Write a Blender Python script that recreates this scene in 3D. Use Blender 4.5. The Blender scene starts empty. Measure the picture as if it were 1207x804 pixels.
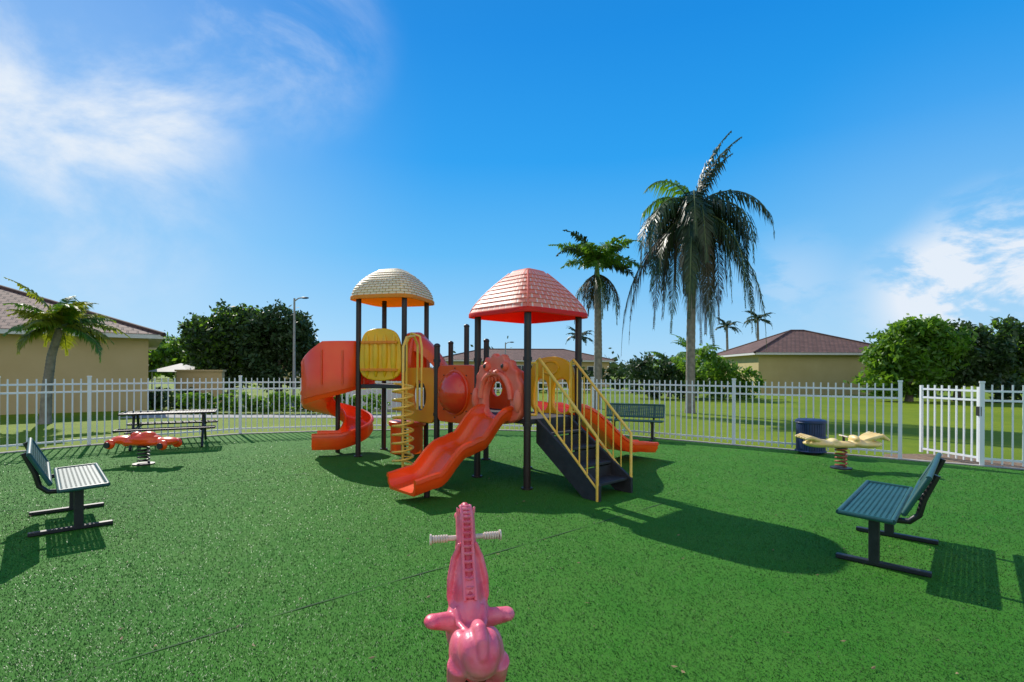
import bpy, math, random
import numpy as np
from mathutils import Vector, Matrix
random.seed(7); rng=np.random.default_rng(11)
scene=bpy.context.scene
COL=scene.collection
R=math.radians

# ------------------------------------------------------------ materials
def pmat(name,col,col2=None,rough=.5,var=.12,scale=6,bump=0,bscale=80,trans=0,metal=0,island=False,spec=.5,detail=4,coat=0,transcol=None,upn=0,patch=None):
    m=bpy.data.materials.new(name); m.use_nodes=True
    nt=m.node_tree; N=nt.nodes; L=nt.links
    bs=N['Principled BSDF']; out=N['Material Output']
    if col2 is None: c1=[max(0,c*(1-var)) for c in col]; c2=[min(1,c*(1+var)) for c in col]
    else: c1,c2=col,col2
    tc=N.new('ShaderNodeTexCoord'); no=N.new('ShaderNodeTexNoise'); no.inputs['Scale'].default_value=scale; no.inputs['Detail'].default_value=detail
    L.new(tc.outputs['Object'],no.inputs['Vector'])
    mr=N.new('ShaderNodeMapRange'); mr.inputs[1].default_value=.3; mr.inputs[2].default_value=.7
    L.new(no.outputs['Fac'],mr.inputs[0]); fac=mr.outputs[0]
    if island:
        g=N.new('ShaderNodeNewGeometry'); ad=N.new('ShaderNodeMath'); ad.operation='MULTIPLY_ADD'; ad.inputs[1].default_value=.55
        m2=N.new('ShaderNodeMath'); m2.operation='MULTIPLY'; m2.inputs[1].default_value=.5
        L.new(fac,m2.inputs[0]); L.new(g.outputs['Random Per Island'],ad.inputs[0]); L.new(m2.outputs[0],ad.inputs[2]); fac=ad.outputs[0]
    mx=N.new('ShaderNodeMix'); mx.data_type='RGBA'; mx.inputs[6].default_value=(*c1,1); mx.inputs[7].default_value=(*c2,1)
    L.new(fac,mx.inputs[0]); csock=mx.outputs[2]
    if patch:   # large worn patches
        n3=N.new('ShaderNodeTexNoise'); n3.inputs['Scale'].default_value=patch[1]; n3.inputs['Detail'].default_value=6; L.new(tc.outputs['Object'],n3.inputs['Vector'])
        r3=N.new('ShaderNodeMapRange'); r3.inputs[1].default_value=.52; r3.inputs[2].default_value=.75; r3.inputs[4].default_value=patch[2]; L.new(n3.outputs['Fac'],r3.inputs[0])
        m3=N.new('ShaderNodeMix'); m3.data_type='RGBA'; m3.inputs[7].default_value=(*patch[0],1); L.new(r3.outputs[0],m3.inputs[0]); L.new(csock,m3.inputs[6]); csock=m3.outputs[2]
    L.new(csock,bs.inputs['Base Color'])
    bs.inputs['Roughness'].default_value=rough; bs.inputs['Metallic'].default_value=metal
    bs.inputs['Specular IOR Level'].default_value=spec
    bs.inputs['Coat Weight'].default_value=coat
    if bump:
        n2=N.new('ShaderNodeTexNoise'); n2.inputs['Scale'].default_value=bscale; n2.inputs['Detail'].default_value=3
        L.new(tc.outputs['Object'],n2.inputs['Vector'])
        b=N.new('ShaderNodeBump'); b.inputs['Strength'].default_value=bump; b.inputs['Distance'].default_value=.02
        L.new(n2.outputs['Fac'],b.inputs['Height']); L.new(b.outputs[0],bs.inputs['Normal'])
    if upn:   # fibres/leaves shaded mostly like the soft mass they belong to
        g2=N.new('ShaderNodeNewGeometry'); sc=N.new('ShaderNodeVectorMath'); sc.operation='SCALE'; sc.inputs[3].default_value=1-upn
        av=N.new('ShaderNodeVectorMath'); av.operation='ADD'; av.inputs[1].default_value=(0,0,upn); nn=N.new('ShaderNodeVectorMath'); nn.operation='NORMALIZE'
        L.new(g2.outputs['Normal'],sc.inputs[0]); L.new(sc.outputs[0],av.inputs[0]); L.new(av.outputs[0],nn.inputs[0]); L.new(nn.outputs[0],bs.inputs['Normal'])
    if trans:
        t=N.new('ShaderNodeBsdfTranslucent'); ms=N.new('ShaderNodeMixShader'); ms.inputs[0].default_value=trans
        if transcol: t.inputs[0].default_value=(*transcol,1)
        else: L.new(mx.outputs[2],t.inputs[0])
        L.new(bs.outputs[0],ms.inputs[1]); L.new(t.outputs[0],ms.inputs[2]); L.new(ms.outputs[0],out.inputs[0])
    return m

def roofplastic(name,c1,c2,mortar,trc,ms=.014):
    m=pmat(name,c1,rough=.5,trans=.22,transcol=trc); nt=m.node_tree; N=nt.nodes; L=nt.links
    bs=N['Principled BSDF']
    uv=N.new('ShaderNodeUVMap'); br=N.new('ShaderNodeTexBrick')
    br.inputs['Color1'].default_value=(*c1,1); br.inputs['Color2'].default_value=(*c2,1); br.inputs['Mortar'].default_value=(*mortar,1)
    br.inputs['Scale'].default_value=1; br.inputs['Brick Width'].default_value=.15; br.inputs['Row Height'].default_value=1
    br.inputs['Mortar Size'].default_value=ms; br.inputs['Mortar Smooth'].default_value=.4
    L.new(uv.outputs[0],br.inputs['Vector'])
    L.new(br.outputs['Color'],bs.inputs['Base Color'])
    b=N.new('ShaderNodeBump'); b.inputs['Strength'].default_value=.5; b.inputs['Distance'].default_value=.008; b.invert=True
    L.new(br.outputs['Fac'],b.inputs['Height']); L.new(b.outputs[0],bs.inputs['Normal'])
    return m

M={}
M['post']=pmat('post_brown',(.022,.012,.011),(.035,.02,.018),rough=.42,scale=3)
M['red']=pmat('red_plastic',(.96,.070,.004),(.97,.135,.014),rough=.28,scale=2.2,bump=.05,bscale=20,trans=.18,transcol=(1,.16,.01),coat=.25)
M['redfade']=pmat('faded_red_plastic',(.93,.11,.05),(.95,.27,.17),rough=.42,scale=4,bump=.08,bscale=25,trans=.1,transcol=(1,.14,.05))
M['orange']=pmat('orange_plastic',(.96,.26,.004),(.97,.38,.012),rough=.38,scale=3,trans=.2,transcol=(1,.38,.02),coat=.1)
M['yellow']=pmat('yellow_plastic',(.97,.56,.006),(.98,.66,.025),rough=.36,scale=3,trans=.22,transcol=(1,.6,.02),coat=.15)
M['ymetal']=pmat('yellow_steel',(.95,.52,.05),(.96,.62,.12),rough=.35,scale=9)
M['bubble']=pmat('tinted_bubble',(.85,.04,.012),(.88,.07,.02),rough=.12,scale=2,coat=.5,trans=.2,transcol=(.9,.06,.02))
M['dark']=pmat('dark_deck',(.02,.02,.022),(.035,.033,.035),rough=.6,scale=12,bump=.2,bscale=90)
M['pink']=pmat('pink_plastic',(.88,.085,.16),(.94,.25,.31),rough=.36,scale=10,bump=.12,bscale=60,coat=.15,trans=.08,detail=10)
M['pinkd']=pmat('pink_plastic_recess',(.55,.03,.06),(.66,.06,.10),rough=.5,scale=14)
M['grip']=pmat('grip_cream',(.60,.48,.38),(.74,.62,.52),rough=.5,scale=30)
M['tan']=pmat('tan_plastic',(.94,.62,.20),(.96,.78,.38),rough=.4,scale=7,bump=.1,bscale=30,trans=.1)
M['spring']=pmat('rusty_spring',(.25,.05,.02),(.36,.1,.05),rough=.5,scale=20)
M['green']=pmat('bench_green',(.012,.070,.06),(.022,.10,.09),rough=.42,scale=8)
M['black']=pmat('black_steel',(.012,.012,.014),(.022,.022,.024),rough=.45,scale=15)
M['white']=pmat('white_fence_paint',(.76,.76,.77),(.84,.84,.84),rough=.45,scale=1.5,detail=6)
M['blue']=pmat('blue_bin',(.01,.025,.085),(.016,.04,.13),rough=.45,scale=9)
M['conc']=pmat('concrete',(.30,.28,.25),(.42,.40,.36),rough=.9,scale=5,bump=.3)
M['mulch']=pmat('bare_soil',(.16,.10,.055),(.30,.20,.12),rough=.95,scale=14,bump=.8,bscale=60)
M['asph']=pmat('asphalt',(.045,.045,.047),(.065,.064,.062),rough=.9,scale=3,bump=.4,bscale=120)
M['stuccoL']=pmat('stucco_tan',(.52,.37,.17),(.58,.42,.21),rough=.9,scale=.8,bump=.25,bscale=40)
M['stuccoR']=pmat('stucco_olive',(.46,.36,.16),(.52,.42,.20),rough=.9,scale=.8,bump=.25,bscale=40)
M['trim']=pmat('trim_white',(.6,.58,.54),(.68,.66,.62),rough=.7)
M['glass']=pmat('window_glass',(.02,.03,.04),(.04,.05,.06),rough=.08)
M['bark']=pmat('bark',(.10,.075,.05),(.20,.16,.11),rough=.9,scale=9,bump=.8,bscale=25)
M['palmbark']=pmat('palm_bark',(.16,.135,.11),(.30,.265,.22),rough=.9,scale=6,bump=.7,bscale=22)
M['shaft']=pmat('palm_crownshaft',(.10,.14,.04),(.17,.2,.06),rough=.6,scale=6)
M['leafD']=pmat('leaf_dark',(.015,.040,.010),(.06,.12,.025),rough=.55,scale=.8,trans=.3,island=True)
M['leafB']=pmat('leaf_bright',(.035,.10,.010),(.15,.30,.02),rough=.5,scale=.7,trans=.45,island=True,transcol=(.20,.38,.02))
M['leafF']=pmat('leaf_far',(.03,.06,.02),(.08,.13,.04),rough=.7,scale=.15,trans=.2,island=True)
M['palmD']=pmat('palm_leaf_dark',(.010,.026,.008),(.040,.085,.018),rough=.45,scale=1.2,trans=.25,island=True)
M['palmB']=pmat('palm_leaf_green',(.04,.11,.012),(.13,.27,.025),rough=.45,scale=1.2,trans=.45,island=True,transcol=(.16,.32,.02))
M['palmY']=pmat('palm_leaf_yellow',(.08,.13,.012),(.30,.32,.025),rough=.5,scale=1.5,trans=.45,island=True,transcol=(.34,.38,.02))
M['palmX']=pmat('palm_leaf_dead',(.030,.028,.018),(.08,.068,.04),rough=.8,scale=1.5,trans=.1,island=True)
M['dryleaf']=pmat('dry_leaf',(.14,.09,.03),(.30,.22,.10),rough=.8,scale=1.5,island=True)
M['roofA']=roofplastic('roof_shingle_pink',(.93,.27,.17),(.95,.38,.25),(.96,.76,.62),(1,.08,.02),.016)
M['roofB']=roofplastic('roof_shingle_cream',(.92,.82,.50),(.95,.88,.60),(.55,.42,.2),(1,.65,.12),.012)
M['redroof']=pmat('roof_red_inside',(.97,.03,.008),(.98,.045,.012),rough=.5,trans=.5,transcol=(1,.035,.01))
M['yelroof']=pmat('roof_orange_inside',(.97,.40,.02),(.98,.48,.04),rough=.5,trans=.5,transcol=(1,.42,.02))

def tile_mat(name,c1,c2):
    m=pmat(name,c1,c2,rough=.8,scale=1.6,detail=8); nt=m.node_tree; N=nt.nodes; L=nt.links
    uv=N.new('ShaderNodeUVMap'); br=N.new('ShaderNodeTexBrick'); br.inputs['Scale'].default_value=1
    br.inputs['Brick Width'].default_value=.32; br.inputs['Row Height'].default_value=.36; br.inputs['Mortar Size'].default_value=.035; br.inputs['Mortar Smooth'].default_value=.6
    br.inputs['Color1'].default_value=(*c1,1); br.inputs['Color2'].default_value=(*c2,1); br.inputs['Mortar'].default_value=(*[c*.3 for c in c1],1)
    L.new(uv.outputs[0],br.inputs['Vector']); bs=N['Principled BSDF']
    mx=N.new('ShaderNodeMix'); mx.data_type='RGBA'; mx.inputs[0].default_value=.6
    old=bs.inputs['Base Color'].links[0].from_socket
    L.new(old,mx.inputs[6]); L.new(br.outputs['Color'],mx.inputs[7]); L.new(mx.outputs[2],bs.inputs['Base Color'])
    b=N.new('ShaderNodeBump'); b.invert=True; b.inputs['Distance'].default_value=.06; b.inputs['Strength'].default_value=.9
    L.new(br.outputs['Fac'],b.inputs['Height']); L.new(b.outputs[0],bs.inputs['Normal'])
    return m
M['tile']=tile_mat('roof_tile_brown',(.12,.055,.035),(.22,.11,.075))

def ground_mat(name,ca,cb,cc,s1,s2,bump,bs_,fine=.6):
    m=bpy.data.materials.new(name); m.use_nodes=True; nt=m.node_tree; N=nt.nodes; L=nt.links; p=N['Principled BSDF']
    p.inputs['Roughness'].default_value=.85; p.inputs['Specular IOR Level'].default_value=.15
    tc=N.new('ShaderNodeTexCoord')
    def noise(s,d=5):
        n=N.new('ShaderNodeTexNoise'); n.inputs['Scale'].default_value=s; n.inputs['Detail'].default_value=d; n.inputs['Roughness'].default_value=.65
        L.new(tc.outputs['Object'],n.inputs['Vector']); r=N.new('ShaderNodeMapRange'); r.inputs[1].default_value=.32; r.inputs[2].default_value=.68; L.new(n.outputs['Fac'],r.inputs[0]); return r.outputs[0],n.outputs['Fac']
    a,_=noise(s1); b,_=noise(s2,8); c,cf=noise(bs_,3)
    m1=N.new('ShaderNodeMix'); m1.data_type='RGBA'; m1.inputs[6].default_value=(*ca,1); m1.inputs[7].default_value=(*cb,1); L.new(a,m1.inputs[0])
    m2=N.new('ShaderNodeMix'); m2.data_type='RGBA'; m2.inputs[7].default_value=(*cc,1)
    mm=N.new('ShaderNodeMath'); mm.operation='MULTIPLY'; mm.inputs[1].default_value=.5; L.new(b,mm.inputs[0]); L.new(mm.outputs[0],m2.inputs[0]); L.new(m1.outputs[2],m2.inputs[6])
    m3=N.new('ShaderNodeMix'); m3.data_type='RGBA'; m3.blend_type='MULTIPLY'; m3.inputs[0].default_value=fine
    L.new(m2.outputs[2],m3.inputs[6]); L.new(c,m3.inputs[7]); L.new(m3.outputs[2],p.inputs['Base Color'])
    bp=N.new('ShaderNodeBump'); bp.inputs['Strength'].default_value=bump; bp.inputs['Distance'].default_value=.02; L.new(cf,bp.inputs['Height']); L.new(bp.outputs[0],p.inputs['Normal'])
    return m
M['lawn']=ground_mat('lawn_grass',(.18,.28,.008),(.31,.38,.015),(.10,.20,.01),.25,3.,.6,45,.5)
M['turf']=ground_mat('artificial_turf',(.036,.20,.012),(.058,.25,.018),(.10,.25,.035),.45,2.2,.35,130,.45)
M['blade']=pmat('turf_fibre',(.028,.155,.010),(.070,.275,.022),rough=.5,scale=.9,island=True,spec=.25,upn=.88,detail=8,patch=((.15,.30,.06),.42,.55))
M['seam']=pmat('turf_seam',(.01,.05,.008),(.02,.08,.012),rough=.9,scale=12)

# ------------------------------------------------------------ builder
def basis(xd,zd=(0,0,1)):
    x=Vector(xd).normalized(); z=Vector(zd); y=z.cross(x).normalized(); z=x.cross(y).normalized(); return x,y,z
class B:
    def __init__(s,name,loc=(0,0,0),rz=0): s.name=name; s.loc=loc; s.rz=rz; s.P={}
    def add(s,part,mat,V,F,smooth=False,bevel=0,UV=None,remesh=0,subsurf=0):
        p=s.P.setdefault(part,dict(V=[],F=[],M=[],mats=[],S=[],bevel=bevel,remesh=remesh,subsurf=subsurf,UV=[]))
        o=len(p['V']); p['V']+= [tuple(v) for v in V]
        if mat not in p['mats']: p['mats'].append(mat)
        mi=p['mats'].index(mat)
        for i,f in enumerate(F):
            p['F'].append(tuple(a+o for a in f)); p['M'].append(mi); p['S'].append(smooth)
            if UV: p['UV'].append(UV[i])
            else: p['UV'].append(None)
    def box(s,part,mat,c,size,xd=(1,0,0),zd=(0,0,1),bevel=0):
        x,y,z=basis(xd,zd); c=Vector(c); V=[]
        for k in(-.5,.5):
            for a,b in((-.5,-.5),(.5,-.5),(.5,.5),(-.5,.5)): V.append(c+x*a*size[0]+y*b*size[1]+z*k*size[2])
        s.add(part,mat,V,[(3,2,1,0),(4,5,6,7),(0,1,5,4),(1,2,6,5),(2,3,7,6),(3,0,4,7)],bevel=bevel)
    def tube(s,part,mat,pts,r,n=10,caps=True,smooth=True,**k):
        pts=[Vector(p) for p in pts]; m=len(pts); rr=r if isinstance(r,(list,tuple)) else [r]*m
        V=[];F=[]; t0=(pts[1]-pts[0]).normalized(); u=t0.orthogonal().normalized()
        for i,p in enumerate(pts):
            t=(pts[min(i+1,m-1)]-pts[max(i-1,0)]).normalized()
            u=(u-t*u.dot(t)); u=u.normalized() if u.length>1e-6 else t.orthogonal().normalized()
            w=t.cross(u)
            for j in range(n):
                a=2*math.pi*j/n; V.append(p+(u*math.cos(a)+w*math.sin(a))*rr[i])
        for i in range(m-1):
            for j in range(n): F.append((i*n+j,i*n+(j+1)%n,(i+1)*n+(j+1)%n,(i+1)*n+j))
        if caps: F.append(tuple(range(n-1,-1,-1))); F.append(tuple((m-1)*n+j for j in range(n)))
        s.add(part,mat,V,F,smooth,**k)
    def ell(s,part,mat,c,r,xd=(1,0,0),zd=(0,0,1),n=18,half=False,**k):
        x,y,z=basis(xd,zd); c=Vector(c); V=[];F=[]; m=n//2
        for i in range(m+1):
            ph=math.pi*i/m*(.5 if half else 1)
            for j in range(n):
                th=2*math.pi*j/n
                V.append(c+x*r[0]*math.sin(ph)*math.cos(th)+y*r[1]*math.sin(ph)*math.sin(th)+z*r[2]*math.cos(ph))
        for i in range(m):
            for j in range(n): F.append((i*n+j,(i+1)*n+j,(i+1)*n+(j+1)%n,i*n+(j+1)%n))
        s.add(part,mat,V,F,True,**k)
    def sweep(s,part,mat,prof,path,side,up,**k):
        V=[];F=[];n=len(prof);m=len(path)
        for p,a,b in zip(path,side,up):
            for q in prof: V.append(Vector(p)+Vector(a)*q[0]+Vector(b)*q[1])
        for i in range(m-1):
            for j in range(n): F.append((i*n+j,i*n+(j+1)%n,(i+1)*n+(j+1)%n,(i+1)*n+j))
        F.append(tuple(range(n-1,-1,-1))); F.append(tuple((m-1)*n+j for j in range(n)))
        s.add(part,mat,V,F,True,**k)
    def slab(s,part,mat,poly,z0,z1,**k):
        n=len(poly); V=[(x,y,z0) for x,y in poly]+[(x,y,z1) for x,y in poly]
        F=[tuple(range(n-1,-1,-1)),tuple(range(n,2*n))]+[(i,(i+1)%n,n+(i+1)%n,n+i) for i in range(n)]
        s.add(part,mat,V,F,**k)
    def panel(s,part,mat,loops,origin,xd,thick=.06,bev=.012,nup=(0,0,1)):
        """extruded flat outline with holes; loops in (x,z) of plane"""
        cu=bpy.data.curves.new('t','CURVE'); cu.dimensions='2D'; cu.fill_mode='BOTH'; cu.extrude=thick/2-bev; cu.bevel_depth=bev; cu.bevel_resolution=2; cu.offset=-bev
        for lp in loops:
            sp=cu.splines.new('POLY'); sp.points.add(len(lp)-1); sp.use_cyclic_u=True
            for i,q in enumerate(lp): sp.points[i].co=(q[0],q[1],0,1)
        ob=bpy.data.objects.new('t',cu); COL.objects.link(ob); dg=bpy.context.evaluated_depsgraph_get(); dg.update()
        me=bpy.data.meshes.new_from_object(ob.evaluated_get(dg))
        x=Vector(xd).normalized(); z=Vector(nup); y=z.cross(x).normalized(); o=Vector(origin)
        V=[o+x*v.co.x+z*v.co.y-y*v.co.z for v in me.vertices]; F=[tuple(p.vertices) for p in me.polygons]
        bpy.data.objects.remove(ob); bpy.data.curves.remove(cu); bpy.data.meshes.remove(me)
        s.add(part,mat,V,F,True)
    def finish(s):
        objs=[]
        for pn,p in s.P.items():
            me=bpy.data.meshes.new(pn); me.from_pydata(p['V'],[],p['F']); 
            for m_ in p['mats']: me.materials.append(M[m_] if isinstance(m_,str) else m_)
            me.polygons.foreach_set('material_index',p['M']); me.polygons.foreach_set('use_smooth',p['S'])
            if any(u is not None for u in p['UV']):
                uv=me.uv_layers.new(name='UVMap')
                for pol,u in zip(me.polygons,p['UV']):
                    if u:
                        for li,c in zip(pol.loop_indices,u): uv.data[li].uv=c
            me.update()
            if any(p['S']): me.set_sharp_from_angle(angle=R(42))
            ob=bpy.data.objects.new(pn,me); COL.objects.link(ob)
            if p['remesh']:
                r=ob.modifiers.new('r','REMESH'); r.mode='VOXEL'; r.voxel_size=p['remesh']; r.use_smooth_shade=True
                sm=ob.modifiers.new('s','SMOOTH'); sm.factor=.6; sm.iterations=8
            if p['bevel']:
                b=ob.modifiers.new('b','BEVEL'); b.width=p['bevel']; b.segments=2; b.limit_method='ANGLE'
            objs.append(ob)
        if len(objs)==1:
            ob=objs[0]; ob.name=s.name; ob.location=s.loc; ob.rotation_euler=(0,0,s.rz); return ob
        e=bpy.data.objects.new(s.name,None); COL.objects.link(e); e.location=s.loc; e.rotation_euler=(0,0,s.rz); e.empty_display_size=.2
        for o in objs: o.parent=e
        return e

# ------------------------------------------------------------ ground
FENCE=[(-8.5,-7.5),(-11.6,-3),(-12.2,2),(-11.3,6.8),(-9.7,9.6),(-8.88,10.7),(-6.8,12.75),(-4.4,13.6),(-1.2,14.0),(2.1,13.3),(4.87,11.17),(7.17,9.4),(8.1,8.77),(9.6,7.6),(11.0,4.2),(10.8,-1),(8,-6.5),(0,-9)]
g=B('lawn_ground'); 
def disc(R0,n=96): return [(R0*math.cos(2*math.pi*i/n),R0*math.sin(2*math.pi*i/n)) for i in range(n)]
pts=disc(1500); g.add('g','lawn',[(x,y,0) for x,y in pts],[tuple(range(len(pts)))]); g.finish()
t=B('artificial_turf'); t.add('t','turf',[(x,y,.008) for x,y in FENCE][::-1],[tuple(range(len(FENCE)))])
SE=Vector((.76,.65,0)).normalized(); SN=Vector((-SE.y,SE.x,0)); SC=[3.51-.02,3.51-.02+4.57]
for c_,a0_,a1_ in ((SC[0],-6,5.5),(SC[1],-5,7)):
    V=[];n_=40
    for i in range(n_+1):
        a=a0_+(a1_-a0_)*i/n_; q=SE*a+SN*(c_+.012*math.sin(a*1.3)); w_=.005+.004*math.sin(i*2.3)
        V+=[q+SN*w_+Vector((0,0,.0125)),q-SN*w_+Vector((0,0,.0125))]
    t.add('seam','seam',V,[(2*i,2*i+1,2*i+3,2*i+2) for i in range(n_)])
t.finish()
def blades():
    n=260000
    u=rng.random(n); D=2.2*(13/2.2)**u
    x=D*(rng.random(n)*2.5-1.25)
    P=np.array(FENCE); ins=np.zeros(n,bool)
    for i in range(len(P)):
        x1,y1=P[i]; x2,y2=P[(i+1)%len(P)]
        c=((y1>D)!=(y2>D)); xi=(x2-x1)*(D-y1)/((y2-y1) if y2!=y1 else 1e-9)+x1; ins^=(c&(x<xi))
    keep=ins&(rng.random(n)<np.clip((13-D)/5,0,1))
    sa=x*SE.x+D*SE.y; sn=x*SN.x+D*SN.y-.012*np.sin(sa*1.3)
    for c_ in SC: keep&=(np.abs(sn-c_)>.010+.008*np.sin(sa*7)*np.sin(sa*2.3))
    x=x[keep]; D=D[keep]; n=len(x)
    h=.005+.006*rng.random(n)+.0003*D; w=.0013+.0006*D
    a=rng.random(n)*2*np.pi; le=.004+rng.random(n)*.010; la=rng.random(n)*2*np.pi
    V=np.zeros((n,3,3)); 
    V[:,0,0]=x-np.cos(a)*w; V[:,0,1]=D-np.sin(a)*w; V[:,1,0]=x+np.cos(a)*w; V[:,1,1]=D+np.sin(a)*w
    V[:,2,0]=x+np.cos(la)*le; V[:,2,1]=D+np.sin(la)*le; V[:,:2,2]=.006; V[:,2,2]=.008+h
    me=bpy.data.meshes.new('turf_fibres'); me.vertices.add(3*n); me.vertices.foreach_set('co',V.ravel())
    me.loops.add(3*n); me.loops.foreach_set('vertex_index',np.arange(3*n)); me.polygons.add(n)
    me.polygons.foreach_set('loop_start',np.arange(0,3*n,3)); me.update(calc_edges=True); me.materials.append(M['blade'])
    ob=bpy.data.objects.new('turf_fibres',me); COL.objects.link(ob)
blades()
b=B('fallen_leaves')
for i in range(90):
    D=2.4*(11/2.4)**random.random(); x=random.uniform(-1,1)*D; a=random.uniform(0,6.28); s=random.uniform(.010,.022)
    e=Vector((math.cos(a),math.sin(a),0)); f_=Vector((-e.y,e.x,.3)); c=Vector((x,D,.022))
    b.add('l','dryleaf',[c-e*s,c+f_*s*.4,c+e*s+Vector((0,0,.006)),c-f_*s*.4],[(0,3,2,1)])
b.finish()
k=B('fence_kerb')
for i in range(len(FENCE)):
    a=Vector((*FENCE[i],0)); b=Vector((*FENCE[(i+1)%len(FENCE)],0)); d=b-a
    k.box('k','conc',(a+b)/2+Vector((0,0,.005)),(d.length+.05,.12,.04+.002*(i%2)),d)
k.finish()
b=B('bare_soil'); so_=[(7.0,9.6),(8.1,8.9),(9.7,7.75),(11.2,4.3),(11.9,4.6),(10.6,8.1),(9.2,9.2),(8.6,10.1),(7.4,10.1)]
b.add('s','mulch',[(x,y,.004) for x,y in so_],[tuple(range(len(so_)))]); b.finish()
p=B('parking_lot'); p.slab('asphalt','asph',[(-12.5,20),(-3,20),(-1,44),(-12.5,44)],-.05,.012)
p.box('kerb','conc',(-7.7,19.9,.05),(9.6,.15,.14)); 
for i in range(4): p.box('line','trim',(-11+i*2.5,23,.016),(.1,4,.006))
p.finish()
w=B('sidewalk'); w.slab('s','conc',[(-13,16.8),(-2,17.4),(-2,18.6),(-13,18.0)],-.05,.02); w.finish()

# ------------------------------------------------------------ fence
def fence_run(f,a,b,part='pickets',zt=1.41,post_a=True,post_b=False):
    a=Vector((*a,0)); b=Vector((*b,0)); d=b-a; Ln=d.length; n=max(1,round(Ln/2.4)); dn=d.normalized()
    for i in range(n+1):
        if (i==0 and not post_a) or (i==n and not post_b): continue
        q=a+d*i/n; f.box('posts','white',q+Vector((0,0,.72)),(.062,.062,1.44),d); f.box('posts','white',q+Vector((0,0,1.455)),(.078,.078,.03),d)
    for z in (1.30,1.14,.14): f.box('rails','white',(a+b)/2+Vector((0,0,z)),(Ln-.04,.03,.035),d)
    m=int(Ln/.125)
    for j in range(1,m):
        q=a+dn*(Ln*j/m); f.box(part,'white',q+Vector((0,0,(zt+.06)/2)),(.023,.023,zt-.06),d)
f=B('picket_fence')
n=len(FENCE)
for i in range(n):
    if i==11: continue
    fence_run(f,FENCE[i],FENCE[(i+1)%n],post_b=(i==10))
f.finish()
gt=B('fence_gate')
fence_run(gt,(8.12,8.83),(7.98,9.92),zt=1.38,post_a=False,post_b=False)
for q in((8.12,8.85),(7.98,9.92)): gt.box('stile','white',(q[0],q[1],.72),(.045,.045,1.3))
gt.box('latch','black',(8.09,8.80,.95),(.05,.10,.16)); gt.finish()

# ------------------------------------------------------------ playground
u=Vector((-.681,.732,0)); v=Vector((.732,.681,0)); S=1.07
F_=Vector((.21,6.9,0)); L_=F_+u*S; R_=F_+v*S; Bk=L_+v*S
C1=L_+u*S; C2=Bk+u*S
LB=Vector((-2.85,9.45,0)); FB=Vector((-1.95,9.2,0)); RB=Vector((-1.70,10.1,0)); BB=Vector((-2.6,10.35,0)); C3=Vector((-1.2,9.97,0))
Z=lambda h:Vector((0,0,h))
pg=B('playground_structure')
def post(q,h,cap=True,r=.05):
    pg.tube('posts','post',[q,q+Z(h)],r,14)
    pg.tube('post_bases','post',[q+Z(0),q+Z(.03)],r*1.6,14)
    if cap: pg.ell('post_caps','post',q+Z(h),(r*1.12,r*1.12,r*.9),n=14)
for q in (F_,L_,R_,Bk): post(q,2.50,False)
for q in (LB,FB,RB,BB): post(q,3.02,False,r=.048)
post(C1,2.02); post(C2,2.15); post(C3,2.15); post(Vector((-.86,9.62,0)),2.45)
for q in (F_,L_,R_,Bk,C1,C2):
    for z in (.86,1.75): pg.tube('collars','post',[q+Z(z),q+Z(z+.05)],.062,14)
def slabp(name,pts,z): pg.slab(name,'dark',[(p_.x,p_.y) for p_ in pts],z-.07,z,bevel=.01)
slabp('deck_low',[F_,R_,Bk,L_],.95)
slabp('deck_mid',[L_+Z(0),Bk,C2,C1],.945)
slabp('deck_link',[C1,C2,C3,RB,FB],.93)
slabp('deck_high',[LB,FB,RB,BB],1.35)
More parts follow.
